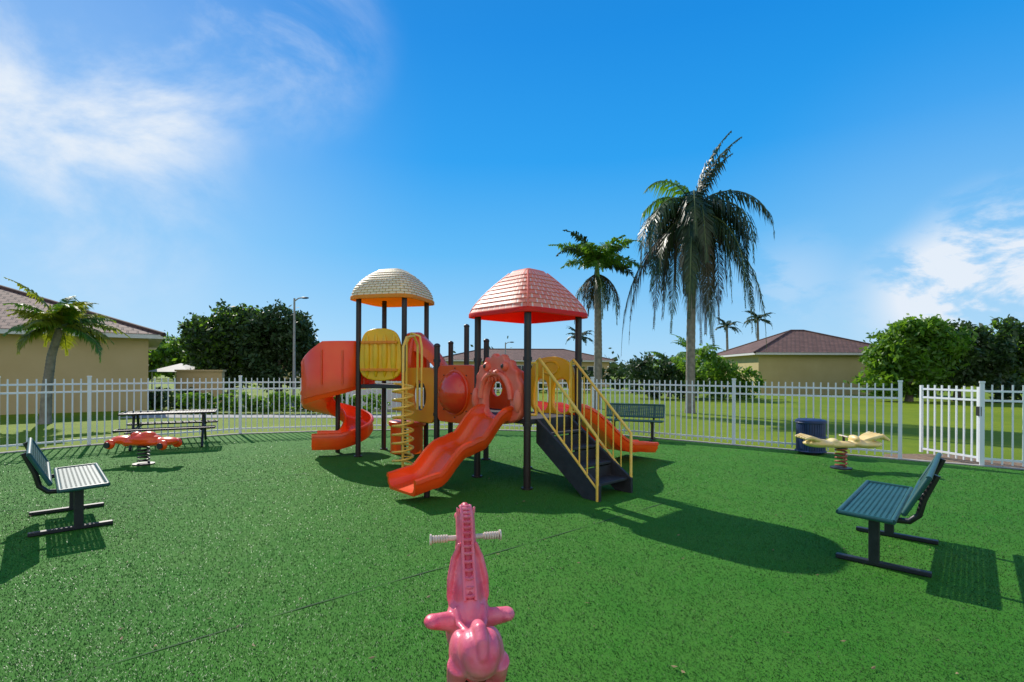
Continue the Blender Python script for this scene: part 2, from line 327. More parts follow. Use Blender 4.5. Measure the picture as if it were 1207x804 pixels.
def roof(name,matn,matu,c,s0,z0,H,ang,mode):
    rows=9 if mode==0 else 10; n=64; pexp=7 if mode==0 else 5
    def ring(s,z):
        out=[]
        for j in range(n):
            a=2*math.pi*(j+.5)/n; r=s/((abs(math.cos(a))**pexp+abs(math.sin(a))**pexp)**(1/pexp))
            x,y=r*math.cos(a),r*math.sin(a); out.append(Vector((c[0]+x*math.cos(ang)-y*math.sin(ang),c[1]+x*math.sin(ang)+y*math.cos(ang),z)))
        return out
    def prof(t):
        if mode==0: return s0*(1-.68*t**1.32)
        return s0*(1-.56*t**1.9)
    def zz(t): return z0+H*t
    V=[];F=[];UV=[]
    rings=[]
    for i in range(rows):
        t0=i/rows; t1=(i+1)/rows
        rings.append((prof(t0)+.016,zz(t0),i+.02)); rings.append((prof(t1)+.002,zz(t1),i+.98))
    for (s,z,vv) in rings: V+=ring(s,z)
    for k_ in range(len(rings)-1):
        for j in range(n):
            F.append((k_*n+j,k_*n+(j+1)%n,(k_+1)*n+(j+1)%n,(k_+1)*n+j))
            def U(jj): return jj/n*8*s0
            UV.append([(U(j),rings[k_][2]),(U(j+1),rings[k_][2]),(U(j+1),rings[k_+1][2]),(U(j),rings[k_+1][2])])
    pg.add(name,matn,V,F,True,UV=UV)
    rt=rings[-1][0]; zt_=rings[-1][1]
    VV=ring(rt+.004,zt_-.01)+ring(rt*.85,zt_+.035)+ring(rt*.5,zt_+.06)+ring(rt*.15,zt_+.068)
    FF=[(k_*n+j,k_*n+(j+1)%n,(k_+1)*n+(j+1)%n,(k_+1)*n+j) for k_ in range(3) for j in range(n)]+[tuple(3*n+j for j in range(n))]
    pg.add(name+'_cap',matn,VV,FF,True,UV=[[(.05,.5)]*len(f_) for f_ in FF])
    rs=[(s0+.018,z0+.004),(s0+.03,z0-.015),(s0+.03,z0-.065),(s0+.0,z0-.07),(s0-.03,z0-.02)]
    for i in range(1,rows+1): rs.append((max(.05,prof(i/rows)-.03),zz(i/rows)-.03))
    V=[]
    for s,z in rs: V+=ring(s,z)
    FF=[(k_*n+j,k_*n+(j+1)%n,(k_+1)*n+(j+1)%n,(k_+1)*n+j) for k_ in range(len(rs)-1) for j in range(n)]
    FF.append(tuple((len(rs)-1)*n+j for j in range(n)))
    pg.add(name+'_inside',matu,V,FF,True)
    if mode==0:
      for q in range(4):
        a=ang+math.pi/4+q*math.pi/2; pts=[]
        for i in range(rows+1):
            t_=i/rows; s=prof(t_)*1.30; pts.append((c[0]+s*math.cos(a),c[1]+s*math.sin(a),zz(t_)))
        pg.tube(name+'_hips','redfade',pts,.016,8)
ca=(F_+L_+R_+Bk)/4; cb=(LB+FB+RB+BB)/4
roof('roof_red','roofA','redroof',(ca.x,ca.y),.67,2.47,.60,math.atan2(v.y,v.x),0)
roof('roof_cream','roofB','yelroof',(cb.x,cb.y),.63,2.98,.50,math.atan2(.9,.25),1)

def chute(w,h,lip=.05,th=.03):
    inn=[(-w,h),(-w,.07),(-w+.03,.02),(-w+.08,0),(w-.08,0),(w-.03,.02),(w,.07),(w,h)]
    out=[(w+.02,h+.015),(w+lip,h),(w+lip+.005,h-.04),(w+th,h-.045),(w+th,.05),(w-.02,-th),(-w+.02,-th),(-w-th,.05),(-w-th,h-.045),(-w-lip-.005,h-.04),(-w-lip,h),(-w-.02,h+.015)]
    return inn+out
def interp(pts,x):
    for (a,b),(c,d) in zip(pts,pts[1:]):
        if x<=c:
            t_=(x-a)/(c-a); t_=t_*t_*(3-2*t_); return b+(d-b)*t_
    return pts[-1][1]
def slide(part,mat,s,d,w,h,zs,L,n=40):
    d=Vector(d).normalized(); side=Vector((-d.y,d.x,0)); path=[];sd=[];up=[]
    for i in range(n+1):
        x=L*i/n; z=interp(zs,x); z2=interp(zs,min(x+.03,L)); z1=interp(zs,max(x-.03,0))
        tn=(d*.06+Z(z2-z1)).normalized(); path.append(Vector((s.x,s.y,0))+d*x+Z(z)); sd.append(side); up.append(side.cross(tn)*-1 if side.cross(tn).z<0 else side.cross(tn))
    pg.sweep(part,mat,chute(w,h),path,sd,up)
mFL=(F_+L_)/2
slide('wave_slide','red',mFL-v*.02,-v,.29,.16,[(0,.955),(.10,.95),(.58,.58),(.78,.53),(1.25,.2),(1.65,.15)],1.60)
pg.tube('slide_leg','post',[mFL-v*1.25,mFL-v*1.25+Z(.2)],.04)
mRB=(R_+Bk)/2
slide('double_slide','red',mRB+v*.02-u*.20,v,.19,.15,[(0,.955),(.12,.95),(1.75,.22),(2.45,.15)],2.4)
slide('double_slide','red',mRB+v*.02+u*.22,v,.19,.15,[(0,.955),(.12,.95),(1.75,.22),(2.45,.15)],2.4)

# spiral slide
cs=Vector((-3.40,9.95,0)); r0=.42
path=[];sd=[];up=[]; N_=90; a0=R(-10); tot=R(-430)
def zsp(t_): return 1.36-1.18*min(1,t_/.97)
for i in range(N_+1):
    t_=i/N_; a=a0+tot*t_; e=Vector((math.cos(a),math.sin(a),0)); path.append(cs+e*r0+Z(zsp(t_))); sd.append(e)
    up.append((Z(1)-e*.10).normalized())
e=sd[-1]; tang=Vector((e.y,-e.x,0))
for k_ in range(1,6):
    path.append(path[N_]+tang*.07*k_); sd.append(e); up.append(up[N_])
pg.sweep('spiral_slide','red',chute(.23,.26),path,sd,up)
pg.tube('spiral_pole','post',[cs,cs+Z(1.75)],.045)
pg.tube('spiral_link','red',[LB*.5+BB*.5+Z(1.38),cs+Vector((.3,.05,1.36))],.12)
V=[];F=[];m=30; AR=150
for i in range(m+1):
    t_=i/m; a=R(10)-t_*R(AR); e=Vector((math.cos(a),math.sin(a),0)); f_=max(0,(t_*AR-20)/430)
    zb=1.36-1.18*f_+.05; zt=2.16-.06*t_-1.1*max(0,t_-.70)
    ro=.655
    for r_,z_ in((ro,zb),(ro,zt),(ro+.03,zt+.02),(ro+.045,zt-.01),(ro+.035,zb)): V.append(cs+e*r_+Z(z_))
for i in range(m):
    for j in range(5): F.append((i*5+j,i*5+(j+1)%5,(i+1)*5+(j+1)%5,(i+1)*5+j))
F+= [(4,3,2,1,0),tuple(m*5+j for j in range(5))]
pg.add('spiral_hood','red',V,F,True)
for i in (8,15,21):
    a=R(10)-i/m*R(AR); e=Vector((math.cos(a),math.sin(a),0)); pg.tube('hood_ribs','red',[cs+e*.70+Z(1.35),cs+e*.70+Z(1.98)],.02,8)

def rrect(x0,x1,z0,z1,r,n=6):
    o=[]
    for cx,cz,a in((x1-r,z1-r,0),(x0+r,z1-r,90),(x0+r,z0+r,180),(x1-r,z0+r,270)):
        for i in range(n+1): t_=R(a+90*i/n); o.append((cx+r*math.cos(t_),cz+r*math.sin(t_)))
    return o
def circ(cx,cz,r,n=28,rz=None): return [(cx+r*math.cos(2*math.pi*i/n),cz+(rz or r)*math.sin(2*math.pi*i/n)) for i in range(n)]
xd=(F_-L_).normalized(); W=S
out=[(.06,.86),(.05,1.30),(.02,1.36),(.06,1.46),(.04,1.55),(.12,1.60),(.12,1.70),(.22,1.70),(.26,1.82),(.36,1.78),(.44,1.88),(.53,1.80),(.64,1.86),(.70,1.76),(.82,1.76),(.84,1.66),(.95,1.62),(.94,1.50),(1.02,1.42),(1.00,1.32),(1.02,.86)]
def smoothloop(p,it=2):
    for _ in range(it):
        q=[]
        for i in range(len(p)):
            a=p[i];b=p[(i+1)%len(p)]; q+= [(a[0]*.75+b[0]*.25,a[1]*.75+b[1]*.25),(a[0]*.25+b[0]*.75,a[1]*.25+b[1]*.75)]
        p=q
    return p
hole=[(.25,.955),(.24,1.25),(.31,1.42),(.44,1.50),(.58,1.50),(.71,1.42),(.79,1.25),(.81,.955)]
pg.panel('dragon_arch','redfade',[smoothloop(out),smoothloop(hole)],L_+Vector((0,0,0))-v*.02,xd,.12,.03)
ar=[L_+xd*q[0]+Z(q[1])-v*.10 for q in smoothloop([(.19,.92),(.18,1.27),(.26,1.48),(.42,1.58),(.60,1.58),(.76,1.48),(.85,1.27),(.87,.92)],2)][:-8]
pg.tube('dragon_arch_rim','redfade',ar[2:],.04,10)
for x_ in(.33,.71): pg.ell('dragon_eyes','redfade',L_+xd*x_+Z(1.67)-v*.08,(.07,.06,.07)); pg.ell('dragon_pupils','dark',L_+xd*x_+Z(1.675)-v*.135,(.028,.02,.032),n=12)
for x_ in(.45,.58): pg.ell('dragon_nostrils','redfade',L_+xd*x_+Z(1.60)-v*.12,(.035,.04,.03),n=12)
for i in range(5): 
    x_=.37+i*.078; pg.tube('dragon_teeth','redfade',[L_+xd*x_+Z(1.52)-v*.09,L_+xd*x_+Z(1.45)-v*.09],[.022,.004],8)
for x_ in(.07,.97): pg.ell('dragon_cheeks','redfade',L_+xd*x_+Z(1.2)-v*.09,(.06,.05,.16))
xd=(L_-C1).normalized()
pg.panel('bubble_panel','red',[rrect(.05,1.02,.78,1.70,.1),circ(.535,1.26,.33)],C1,xd,.05,.012)
pg.ell('bubble_window','bubble',C1+xd*.535+Z(1.26),(.34,.34,.26),xd=tuple(xd),zd=tuple(-v),n=28,half=True)
pg.tube('bubble_ring','red',[C1+xd*(.535+.345*math.cos(a))+Z(1.26+.345*math.sin(a))-v*.03 for a in np.linspace(0,2*math.pi,33)],.022,8,caps=False)
for k_ in range(8):
    a=2*math.pi*k_/8; pg.ell('bubble_bolts','post',C1+xd*(.535+.42*math.cos(a))+Z(1.26+.39*math.sin(a))-v*.028,(.014,.014,.01),n=8)
xd=(C1-FB).normalized(); ln=(C1-FB).length
pg.panel('crawl_panel','orange',[rrect(.06,ln-.06,.72,1.66,.12),circ(ln*.52,1.18,.2,28,.26)],FB,xd,.05,.012)
xd=(C2-Bk).normalized(); pg.panel('back_panel','red',[rrect(.06,1.0,.9,1.62,.12),circ(.3,1.3,.13),circ(.75,1.3,.13)],Bk,xd,.05,.012)
xd=(C3-C2).normalized(); pg.panel('back_panel','red',[rrect(.06,1.0,.88,1.66,.2)],C2,xd,.05,.012)
xd=(FB-LB).normalized(); nn=Vector((-xd.y,xd.x,0))*-1
if nn.y>0: nn=-nn
pg.panel('barrel_panel','yellow',[smoothloop([(.05,1.42),(.03,1.9),(.08,2.25),(.25,2.38),(.65,2.38),(.84,2.25),(.9,1.9),(.87,1.42)])],LB,xd,.06,.02)
for i in range(4):
    x_=.2+i*.18; pg.ell('barrel_ribs','yellow',LB+xd*x_+Z(1.88)+nn*.03,(.06,.05,.40),xd=tuple(xd))
for z_ in (1.62,2.12): pg.box('barrel_bands','orange',LB+xd*.465+Z(z_)+nn*.075,(.74,.02,.05),xd,bevel=.008)
xd=(RB-FB).normalized(); pg.panel('hood_panel','red',[smoothloop([(.04,1.36),(.04,2.0),(.15,2.25),(.45,2.36),(.78,2.25),(.89,2.0),(.89,1.36)]),smoothloop([(.24,1.42),(.24,1.9),(.46,2.08),(.68,1.9),(.68,1.42)])],FB,xd,.22,.03)
V=[];F=[];m=14
for i in range(m+1):
    t_=i/m; zt=2.32-.62*t_**1.6; 
    for q in range(7):
        a=R(-10+q*33.3); V.append(FB*.5+RB*.5+Vector((.02+.62*t_,-.12*t_,0))+Vector((.0,.34*math.cos(a),0))+Z(zt-.30+.30*math.sin(a)))
for i in range(m):
    for q in range(6): F.append((i*7+q,i*7+q+1,(i+1)*7+q+1,(i+1)*7+q))
pg.add('link_hood','red',V,F,True)
pg.panel('rear_panel','red',[rrect(.05,.88,1.4,2.1,.1)],BB,(RB-BB).normalized(),.05,.012)
xd=(R_-Bk).normalized()
pg.panel('slide_arch','yellow',[smoothloop([(.05,.9),(.05,1.5),(.12,1.72),(.35,1.84),(.72,1.84),(.95,1.72),(1.02,1.5),(1.02,.9)]),smoothloop([(.16,.97),(.16,1.30),(.24,1.5),(.34,1.5),(.48,1.42),(.48,.97)]),smoothloop([(.58,.97),(.58,1.42),(.72,1.5),(.84,1.5),(.92,1.30),(.92,.97)])],Bk,xd,.07,.02)
pg.tube('arch_ring','yellow',[Bk+xd*(.535+.17*math.cos(a))+Z(1.66+.1*math.sin(a))-v*.04 for a in np.linspace(0,2*math.pi,25)],.018,8)
pg.tube('arch_crossbar','ymetal',[Bk+Z(1.5)+v*.1,R_+Z(1.5)+v*.1],.018)

# stairs
so=(F_+R_)/2; d=-u; hw=.34; run=1.02
for sgn in(-1,1):
    o=so+v*hw*sgn
    poly=[(0,.95),(0,.62),(run-.18,0),(run+.06,0),(run+.06,.2)]
    pg.panel('stair_stringer','dark',[poly],o,tuple(d),.045,.004)
for i in range(4):
    z_=.76-i*.19; x_=.12+i*.25
    pg.box('stair_treads','dark',so+d*(x_+.02)+Z(z_),(.27,hw*2-.05,.035),d,bevel=.006)
    pg.box('stair_risers','dark',so+d*(x_-.115)+Z(z_+.085),(.012,hw*2-.05,.14),d)
for sgn in(-1,1):
    o=so+v*(hw+.02)*sgn
    top=lambda x: 1.78-.96*(x/run); bot=lambda x:1.13-.97*(x/run)
    pg.tube('stair_rails','ymetal',[o+Z(1.0),o+Z(top(0)-.04),o+d*.05+Z(top(0)),o+d*(run-.02)+Z(top(run)+.02),o+d*(run+.03)+Z(top(run)-.03),o+d*(run+.03)+Z(.0)],.02,10)
    pg.tube('stair_rails','ymetal',[o+Z(bot(0)),o+d*(run+.03)+Z(bot(run))],.016,8)
    for j in range(1,8):
        x_=run*j/8; pg.tube('stair_balusters','ymetal',[o+d*x_+Z(bot(x_)),o+d*x_+Z(top(x_))],.010,8)
    pg.tube('stair_rails','ymetal',[o+Z(1.0),o-d*.0+v*sgn*.17+Z(1.02)],.016,8); pg.tube('stair_rails','ymetal',[o+Z(1.72),o+v*sgn*.17+Z(1.72)],.016,8)

# corkscrew climber
cc=Vector((-1.78,8.33,0))
pg.tube('climber_pole','ymetal',[cc,cc+Z(2.0),cc+Vector((.03,.12,2.16)),cc+Vector((.10,.38,2.20)),cc+Vector((.14,.52,2.05)),cc+Vector((.14,.52,.93))],.022,10)
pts=[cc+Vector((.165*math.cos(a),.165*math.sin(a),.06+a*.0225)) for a in np.arange(0,2*math.pi*9.5,.3)]
pg.tube('climber_coil','ymetal',pts,.018,8)
for a in np.arange(0,9.5*2*math.pi,math.pi): pg.tube('climber_spokes','ymetal',[cc+Z(.06+a*.0225),cc+Vector((.165*math.cos(a),.165*math.sin(a),.06+a*.0225))],.011,6)
pg.tube('climber_handle','ymetal',[FB+Vector((.10,-.25,.95)),FB+Vector((.1,-.25,2.1)),FB+Vector((.2,-.33,2.26)),FB+Vector((.36,-.42,2.2)),FB+Vector((.4,-.45,2.0)),FB+Vector((.4,-.45,.95))],.02,10)
cq=Vector((-2.05,10.0,0))
V=[];F=[];m=26
prof=[(.30,0),(.33,.02),(.33,.52),(.36,.55),(.36,.62),(.32,.64),(.0,.64)]
for (r_,z_) in prof:
    for j in range(m): V.append(cq+Vector((r_*math.cos(2*math.pi*j/m),r_*math.sin(2*math.pi*j/m),z_)))
for i in range(len(prof)-1):
    for j in range(m):
        if i==1 and j%6 in(1,2): continue
        F.append((i*m+j,i*m+(j+1)%m,(i+1)*m+(j+1)%m,(i+1)*m+j))
pg.add('play_counter','red',V,F,True)
pg.finish()

# ------------------------------------------------------------ benches
def gridpanel(b,part,mat,o,xd,yd,Lx,Ly,cell=.035):
    xd=Vector(xd).normalized(); yd=Vector(yd).normalized(); zd=xd.cross(yd); o=Vector(o)
    nx=int(Lx/(cell*1.3)); ny=int(Ly/cell)
    for i in range(nx+1):
        b.box(part,mat,o+xd*(-Lx/2+Lx*i/nx),(.022,Ly-.03,.008),xd,zd)
    for j in range(ny+1):
        b.box(part,mat,o+yd*(-Ly/2+Ly*j/ny),(Lx-.03,.020,.0085),xd,zd)
    for sg in(-1,1):
        b.tube(part+'_frame',mat,[o+xd*(-Lx/2)+yd*sg*Ly/2,o+xd*(Lx/2)+yd*sg*Ly/2],.02,10)
        b.tube(part+'_frame',mat,[o+xd*sg*(Lx/2)-yd*Ly/2,o+xd*sg*(Lx/2)+yd*Ly/2],.0195,10)
def bench(name,loc,rz,L=1.55,m='green'):
    b=B(name,loc,rz)
    gridpanel(b,'seat',m,(0,0,.45),(1,0,0),(0,1,.04),L,.36)
    by=Vector((0,-.17,.34)).normalized()
    gridpanel(b,'backrest',m,(0,-.32,.665),(1,0,0),tuple(by),L,.32)
    for i,x in enumerate((-L*.33,L*.33)):
        b.box('leg_%d'%(i+1),'black',(x,-.08,.022),(.06,.64,.035),bevel=.006)
        b.box('leg_%d'%(i+1),'black',(x,-.03,.23),(.06,.075,.40),bevel=.006)
        b.tube('arm_%d'%(i+1),'black',[(x,.15,.42),(x,-.12,.40),(x,-.26,.41),(x,-.32,.47),(x,-.35,.60),(x,-.43,.80)],.024,10)
        b.box('arm_%d'%(i+1),'black',(x,-.03,.42),(.06,.3,.03))
    return b.finish()
bench('park_bench',(-4.62,5.45,.008),R(-47),L=1.45)
bench('park_bench',(3.33,4.62,.008),R(47.8))
bench('park_bench',(2.85,12.0,.008),R(158),L=1.35)
b=B('picnic_table',(-7.2,10.75,.008),R(28))
gridpanel(b,'tabletop','black',(0,0,.70),(1,0,0),(0,1,0),1.65,.72,.04)
for sg in(-1,1):
    gridpanel(b,'seat_%d'%(sg+2),'black',(0,sg*.68,.42),(1,0,0),(0,1,0),1.65,.26,.04)
    x=sg*.6
    for s2 in(-1,1):
        b.tube('frame','black',[(x,s2*.62,.02),(x,s2*.30,.40),(x,s2*.20,.67)],.025,8)
    b.tube('frame','black',[(x,-.8,.39),(x,.8,.39)],.022,8); b.tube('frame','black',[(x,-.34,.67),(x,.34,.67)],.022,8)
b.finish()
b=B('trash_can',(5.90,10.05,.008))
for j in range(36):
    a=2*math.pi*j/36; b.box('slats','blue',(.25*math.cos(a),.25*math.sin(a),.34),(.012,.036,.58),(math.cos(a),math.sin(a),0))
b.tube('liner','black',[(0,0,.06),(0,0,.60)],.23,24)
for z_ in(.06,.34,.62): b.tube('bands','blue',[(.262*math.cos(a),.262*math.sin(a),z_) for a in np.linspace(0,2*math.pi,37)],.016,8,caps=False)
b.tube('lid','blue',[(0,0,.61),(0,0,.66),(0,0,.68)],[.275,.275,.24],28)
b.tube('base','black',[(0,0,0),(0,0,.06)],.12,16); b.finish()

# ------------------------------------------------------------ spring riders
def spring(b,r,z0,z1,turn=6,wire=.014,x=0,y=0,mat='spring'):
    pts=[(x+r*math.cos(a),y+r*math.sin(a),z0+(z1-z0)*a/(turn*2*math.pi)) for a in np.arange(0,turn*2*math.pi+.01,.3)]
    b.tube('spring',mat,pts,wire,8)
    b.tube('base_plate','black',[(x,y,0),(x,y,.02)],.16,20); b.tube('mount','black',[(x,y,z1-.01),(x,y,z1+.04)],r*1.1,16)
b=B('seahorse_spring_rider',(-.165,2.16,.008),R(13)); RM=.0055
def bl(c,r,**k): b.ell('body','pink',c,r,n=20,remesh=RM,**k)
def tb(p,r,n=14): b.tube('body','pink',p,r,n,remesh=RM)
bl((0,-.02,.46),(.070,.15,.07)); bl((0,.10,.50),(.075,.10,.12)); bl((0,.12,.58),(.066,.075,.13))
bl((0,-.16,.47),(.090,.11,.075)); bl((0,-.22,.50),(.075,.08,.07))
for sg in(-1,1):
    bl((sg*.036,-.20,.520),(.048,.085,.070)); bl((sg*.066,-.12,.47),(.045,.09,.085)); bl((sg*.058,.10,.47),(.045,.08,.11))
    tb([(sg*.05,.07,.50),(sg*.11,.06,.515),(sg*.165,.055,.52)],[.050,.038,.032])
    bl((sg*.162,.055,.522),(.038,.046,.028))
    tb([(sg*.075,-.18,.46),(sg*.085,-.13,.36),(sg*.06,-.10,.30)],[.05,.035,.03])
    bl((sg*.030,.275,.905),(.018,.02,.02))
    tb([(sg*.026,.215,.92),(sg*.042,.205,.965)],[.018,.006],8)
    tb([(sg*.035,.14,.82),(sg*.062,.15,.75),(sg*.080,.13,.67),(sg*.084,.12,.59),(sg*.07,.12,.52)],[.010,.014,.015,.014,.010],8)
    tb([(sg*.03,-.08,.525),(sg*.055,.0,.525),(sg*.06,.06,.57)],[.012,.016,.012],8)
tb([(0,.13,.55),(0,.155,.66),(0,.185,.76),(0,.205,.84),(0,.225,.90)],[.080,.066,.053,.046,.045],20)
bl((0,.235,.905),(.045,.06,.048)); tb([(0,.26,.885),(0,.33,.845),(0,.37,.835)],[.036,.025,.03])
bl((0,0,.38),(.06,.12,.09))
tb([(0,-.08,.53),(.0,-.15,.585),(.0,-.21,.60),(0,-.26,.575),(0,-.28,.53),(0,-.26,.50)],[.026,.028,.028,.026,.022,.02],12)
pth=[(0,.045,.60),(0,.090,.69),(0,.132,.78),(0,.153,.86),(0,.170,.925),(0,.21,.965),(0,.25,.955)]
def lerp(pth,t_):
    t_=t_*(len(pth)-1); i=min(int(t_),len(pth)-2); f_=t_-i; return Vector(pth[i])*(1-f_)+Vector(pth[i+1])*f_
for sg in(-1,1): b.tube('mane','pink',[lerp(pth,t_)+Vector((sg*(.019+.006*(1-t_)),0,0)) for t_ in np.linspace(0,1,20)],.009,10)
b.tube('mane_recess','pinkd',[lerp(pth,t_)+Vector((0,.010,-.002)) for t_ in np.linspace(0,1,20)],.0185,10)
for t_ in np.linspace(.03,.97,17): 
    q=lerp(pth,t_); b.tube('mane','pink',[q+Vector((-.023,.002,0)),q+Vector((0,-.014,.003)),q+Vector((.023,.002,0))],.0075,8)
b.tube('handlebar','grip',[(-.155,.20,.825),(.155,.20,.825)],.012,12)
for sg in(-1,1):
    for i in range(6): b.tube('grips','grip',[(sg*(.085+i*.012),.20,.825),(sg*(.093+i*.012),.20,.825)],.0175,14)
    b.tube('grips','grip',[(sg*.157,.20,.825),(sg*.165,.20,.825)],.024,14)
spring(b,.075,.03,.32,6); b.finish()
b=B('car_spring_rider',(-6.2,8.58,.008),R(-4)); RM=.012
def bl(c,r,**k): b.ell('body','red',c,r,n=18,remesh=RM,**k)
bl((0,0,.38),(.55,.15,.065)); bl((.02,0,.43),(.30,.16,.09)); bl((-.36,0,.41),(.20,.15,.075)); bl((.42,0,.40),(.19,.15,.07)); bl((.08,0,.50),(.13,.10,.06)); bl((-.12,0,.49),(.09,.10,.06))
for sx in(-.46,.46):
    for sy in(-.17,.17): bl((sx,sy,.35),(.095,.045,.085))
for sx in(-.46,.46):
    for sy in(-.225,.225): b.tube('hub_caps','black',[(sx,sy-.01,.345),(sx,sy+.01,.345)],.05,16)
b.tube('handlebars','black',[(-.22,-.14,.53),(-.22,.14,.53)],.013); b.tube('handlebars','black',[(-.22,0,.42),(-.22,0,.53)],.018)
spring(b,.08,.03,.32,5,mat='black'); b.finish()
# two-seat shell rocker: scooped fan shells raised at each end of a waisted beam
b=B('shell_spring_rider',(5.50,8.5,.008),R(-6)); RM=.010
def bl(c,r,**k): b.ell('body','tan',c,r,n=18,remesh=RM,**k)
bl((0,0,.40),(.50,.13,.060)); bl((-.36,0,.415),(.24,.20,.070)); bl((.36,0,.42),(.27,.20,.075))
for i in range(5):   # left fan shell ribs rising outward
    y=-.16+.08*i; b.tube('body','tan',[(-.22,y*.45,.44),(-.40,y*.9,.475),(-.56,y*1.15,.525),(-.65,y*1.2,.50)],[.022,.034,.038,.022],10,remesh=RM)
for i in range(5):   # right scalloped back-rests
    y=-.16+.08*i; b.tube('body','tan',[(.26,y*.45,.46),(.42,y*.9,.53),(.54,y*1.15,.575),(.64,y*1.2,.50)],[.022,.036,.040,.024],10,remesh=RM)
bl((.20,0,.50),(.06,.15,.065)); bl((-.13,0,.45),(.08,.12,.055))
b.tube('handlebar','grip',[(.04,-.13,.54),(.04,.13,.54)],.013); b.tube('handlebar','black',[(.04,0,.42),(.04,0,.54)],.02)
spring(b,.08,.03,.34,5); b.finish()

# ------------------------------------------------------------ foliage
def leafmesh(b,part,mat,P,size,jit=.5,flat=.0):
    n=len(P); 
    A=rng.normal(size=(n,3)); A/=np.linalg.norm(A,axis=1)[:,None]
    Bv=rng.normal(size=(n,3)); Bv-=A*(A*Bv).sum(1)[:,None]; Bv/=np.linalg.norm(Bv,axis=1)[:,None]
    s=(size*(1-jit+2*jit*rng.random(n)))[:,None]
    V=np.stack([P-A*s,P+Bv*s*.45,P+A*s,P-Bv*s*.45],1).reshape(-1,3)
    F=np.arange(4*n).reshape(-1,4)
    b.add(part,mat,V.tolist(),F.tolist())
def blobs(blist,n,lump=.25):
    out=[]; vol=np.array([b_[3]*b_[4]*b_[5] for b_ in blist])**.7; vol/=vol.sum()
    for (x,y,z,rx,ry,rz),w_ in zip(blist,vol):
        m=int(n*w_); 
        nc=max(6,int(m/45)); d=rng.normal(size=(nc,3)); d/=np.linalg.norm(d,axis=1)[:,None]; rad=.62+.48*rng.random((nc,1))
        C=d*rad; idx=rng.integers(0,nc,m); q=C[idx]+rng.normal(size=(m,3))*lump*.55
        out.append(q*np.array([rx,ry,rz])+np.array([x,y,z]))
    return np.concatenate(out)
def tree(name,base,blist,n,size,mat,mat2=None,trunk=.18,th=None):
    b=B(name,(base[0],base[1],0)); bl_=[(x-base[0],y-base[1],z,a,c,e) for x,y,z,a,c,e in blist]
    zc=min(q[2] for q in bl_); th=th or zc*.6
    b.tube('trunk','bark',[(0,0,-.1),(.05,0,th*.5),(0,.05,th)],[trunk*1.3,trunk,trunk*.85],10)
    for q in bl_:
        e=Vector(q[:3]); s=Vector((0,.05,th)); mid=s.lerp(e,.5)+Vector((random.uniform(-.2,.2),0,random.uniform(0,.3)))
        b.tube('limbs','bark',[s,mid,e+Vector((0,0,q[5]*.4))],[trunk*.6,trunk*.35,trunk*.1],7)
    P=blobs(bl_,n)
    P=P[P[:,2]>.15]; sel=rng.random(len(P))<.65
    leafmesh(b,'foliage',mat,P[sel],size); leafmesh(b,'foliage_light',mat2 or mat,P[~sel],size*.85)
    b.finish()
tree('shade_tree',(-16.6,30),[(-17.2,30,3.0,1.9,1.6,1.6),(-16,30,4.2,1.7,1.5,1.3),(-15.2,30,3.0,1.4,1.5,1.8),(-18.3,30,3.9,.9,1,.8),(-16.6,30,1.8,2.0,1.4,1.1)],14000,.15,'leafD','leafB')
tree('shade_tree',(-13.3,29),[(-13.4,29,4.0,1.6,1.4,1.2),(-12.3,29,3.2,1.1,1.2,1.4),(-14.2,29,3.0,1.2,1.2,1.5),(-13.2,29,1.8,1.8,1.3,1.1)],12000,.14,'leafD')
tree('shade_tree',(-25,38),[(-25,38,2.6,2.2,2,1.4),(-27.5,38,2.3,1.6,2,1.4),(-23,38,2.2,1.5,1.5,1.1)],6000,.2,'leafB','leafD')
tree('shade_tree',(22.6,29),[(22.6,29,3.0,1.7,1.5,1.3),(21.5,29,2.2,1.2,1.2,1.2),(23.9,29,3.1,1.5,1.4,1.4),(23,29,4.1,1.1,1.1,.8),(22.4,29,1.4,2.2,1.4,1.1)],13000,.16,'leafB')
tree('shade_tree',(26.2,30),[(26,30,3.0,1.7,1.5,1.4),(27.5,30,2.5,1.5,1.4,1.4),(25.3,30,1.8,1.6,1.3,1.2)],9000,.16,'leafD')
tree('shade_tree',(30,31),[(30,31,3.5,1.6,1.5,1.5),(31.2,31,2.6,1.7,1.5,1.7),(29,31,2.2,1.4,1.3,1.4)],8000,.17,'leafD','leafB')
def bush(name,blist,n,size,mat):
    b=B(name); P=blobs(blist,n); P=P[P[:,2]>.05]; leafmesh(b,'f',mat,P,size); b.finish()
bush('hedge',[(-12+i*.95,18.95,.38,.62,.32,.36) for i in range(8)],9000,.07,'leafB')
bush('shrub',[(8.3,31,1.4,1.2,1,1.3),(9.8,31,1.1,1.2,1,1.0)],3500,.13,'leafD')
bush('shrub',[(11.0,30,1.6,1.3,1,1.4),(12.4,30,1.3,1.1,1,1.1),(13.8,30,1.0,1.0,1,.9)],5000,.13,'leafB')
bush('shrub',[(27+i*1.1,28,.8,.9,.7,.7) for i in range(5)],4000,.12,'leafD')
bush('shrub',[(-15.5+i*.9,21.3,.35,.6,.5,.4) for i in range(3)],2500,.08,'leafD')
bush('shrub',[(-3+i*1.3,40,1.0,1.0,.8,.9+.3*math.sin(i*2)) for i in range(14)],7000,.16,'leafD')
P=[]
for i in range(420):
    a=R(-12)+R(204)*i/420+random.uniform(-.004,.004); D=random.uniform(85,120); h=random.uniform(2.5,5.2)*(1+.3*math.sin(i*.21))
    m=60; d_=rng.normal(size=(m,3))*np.array([2.4,2.4,h*.28]); d_[:,2]=np.abs(d_[:,2])*1.0+h*.25
    P.append(d_+np.array([D*math.cos(a),D*math.sin(a),0]))
b=B('distant_tree_line'); leafmesh(b,'f','leafF',np.concatenate(P),.65); b.finish()

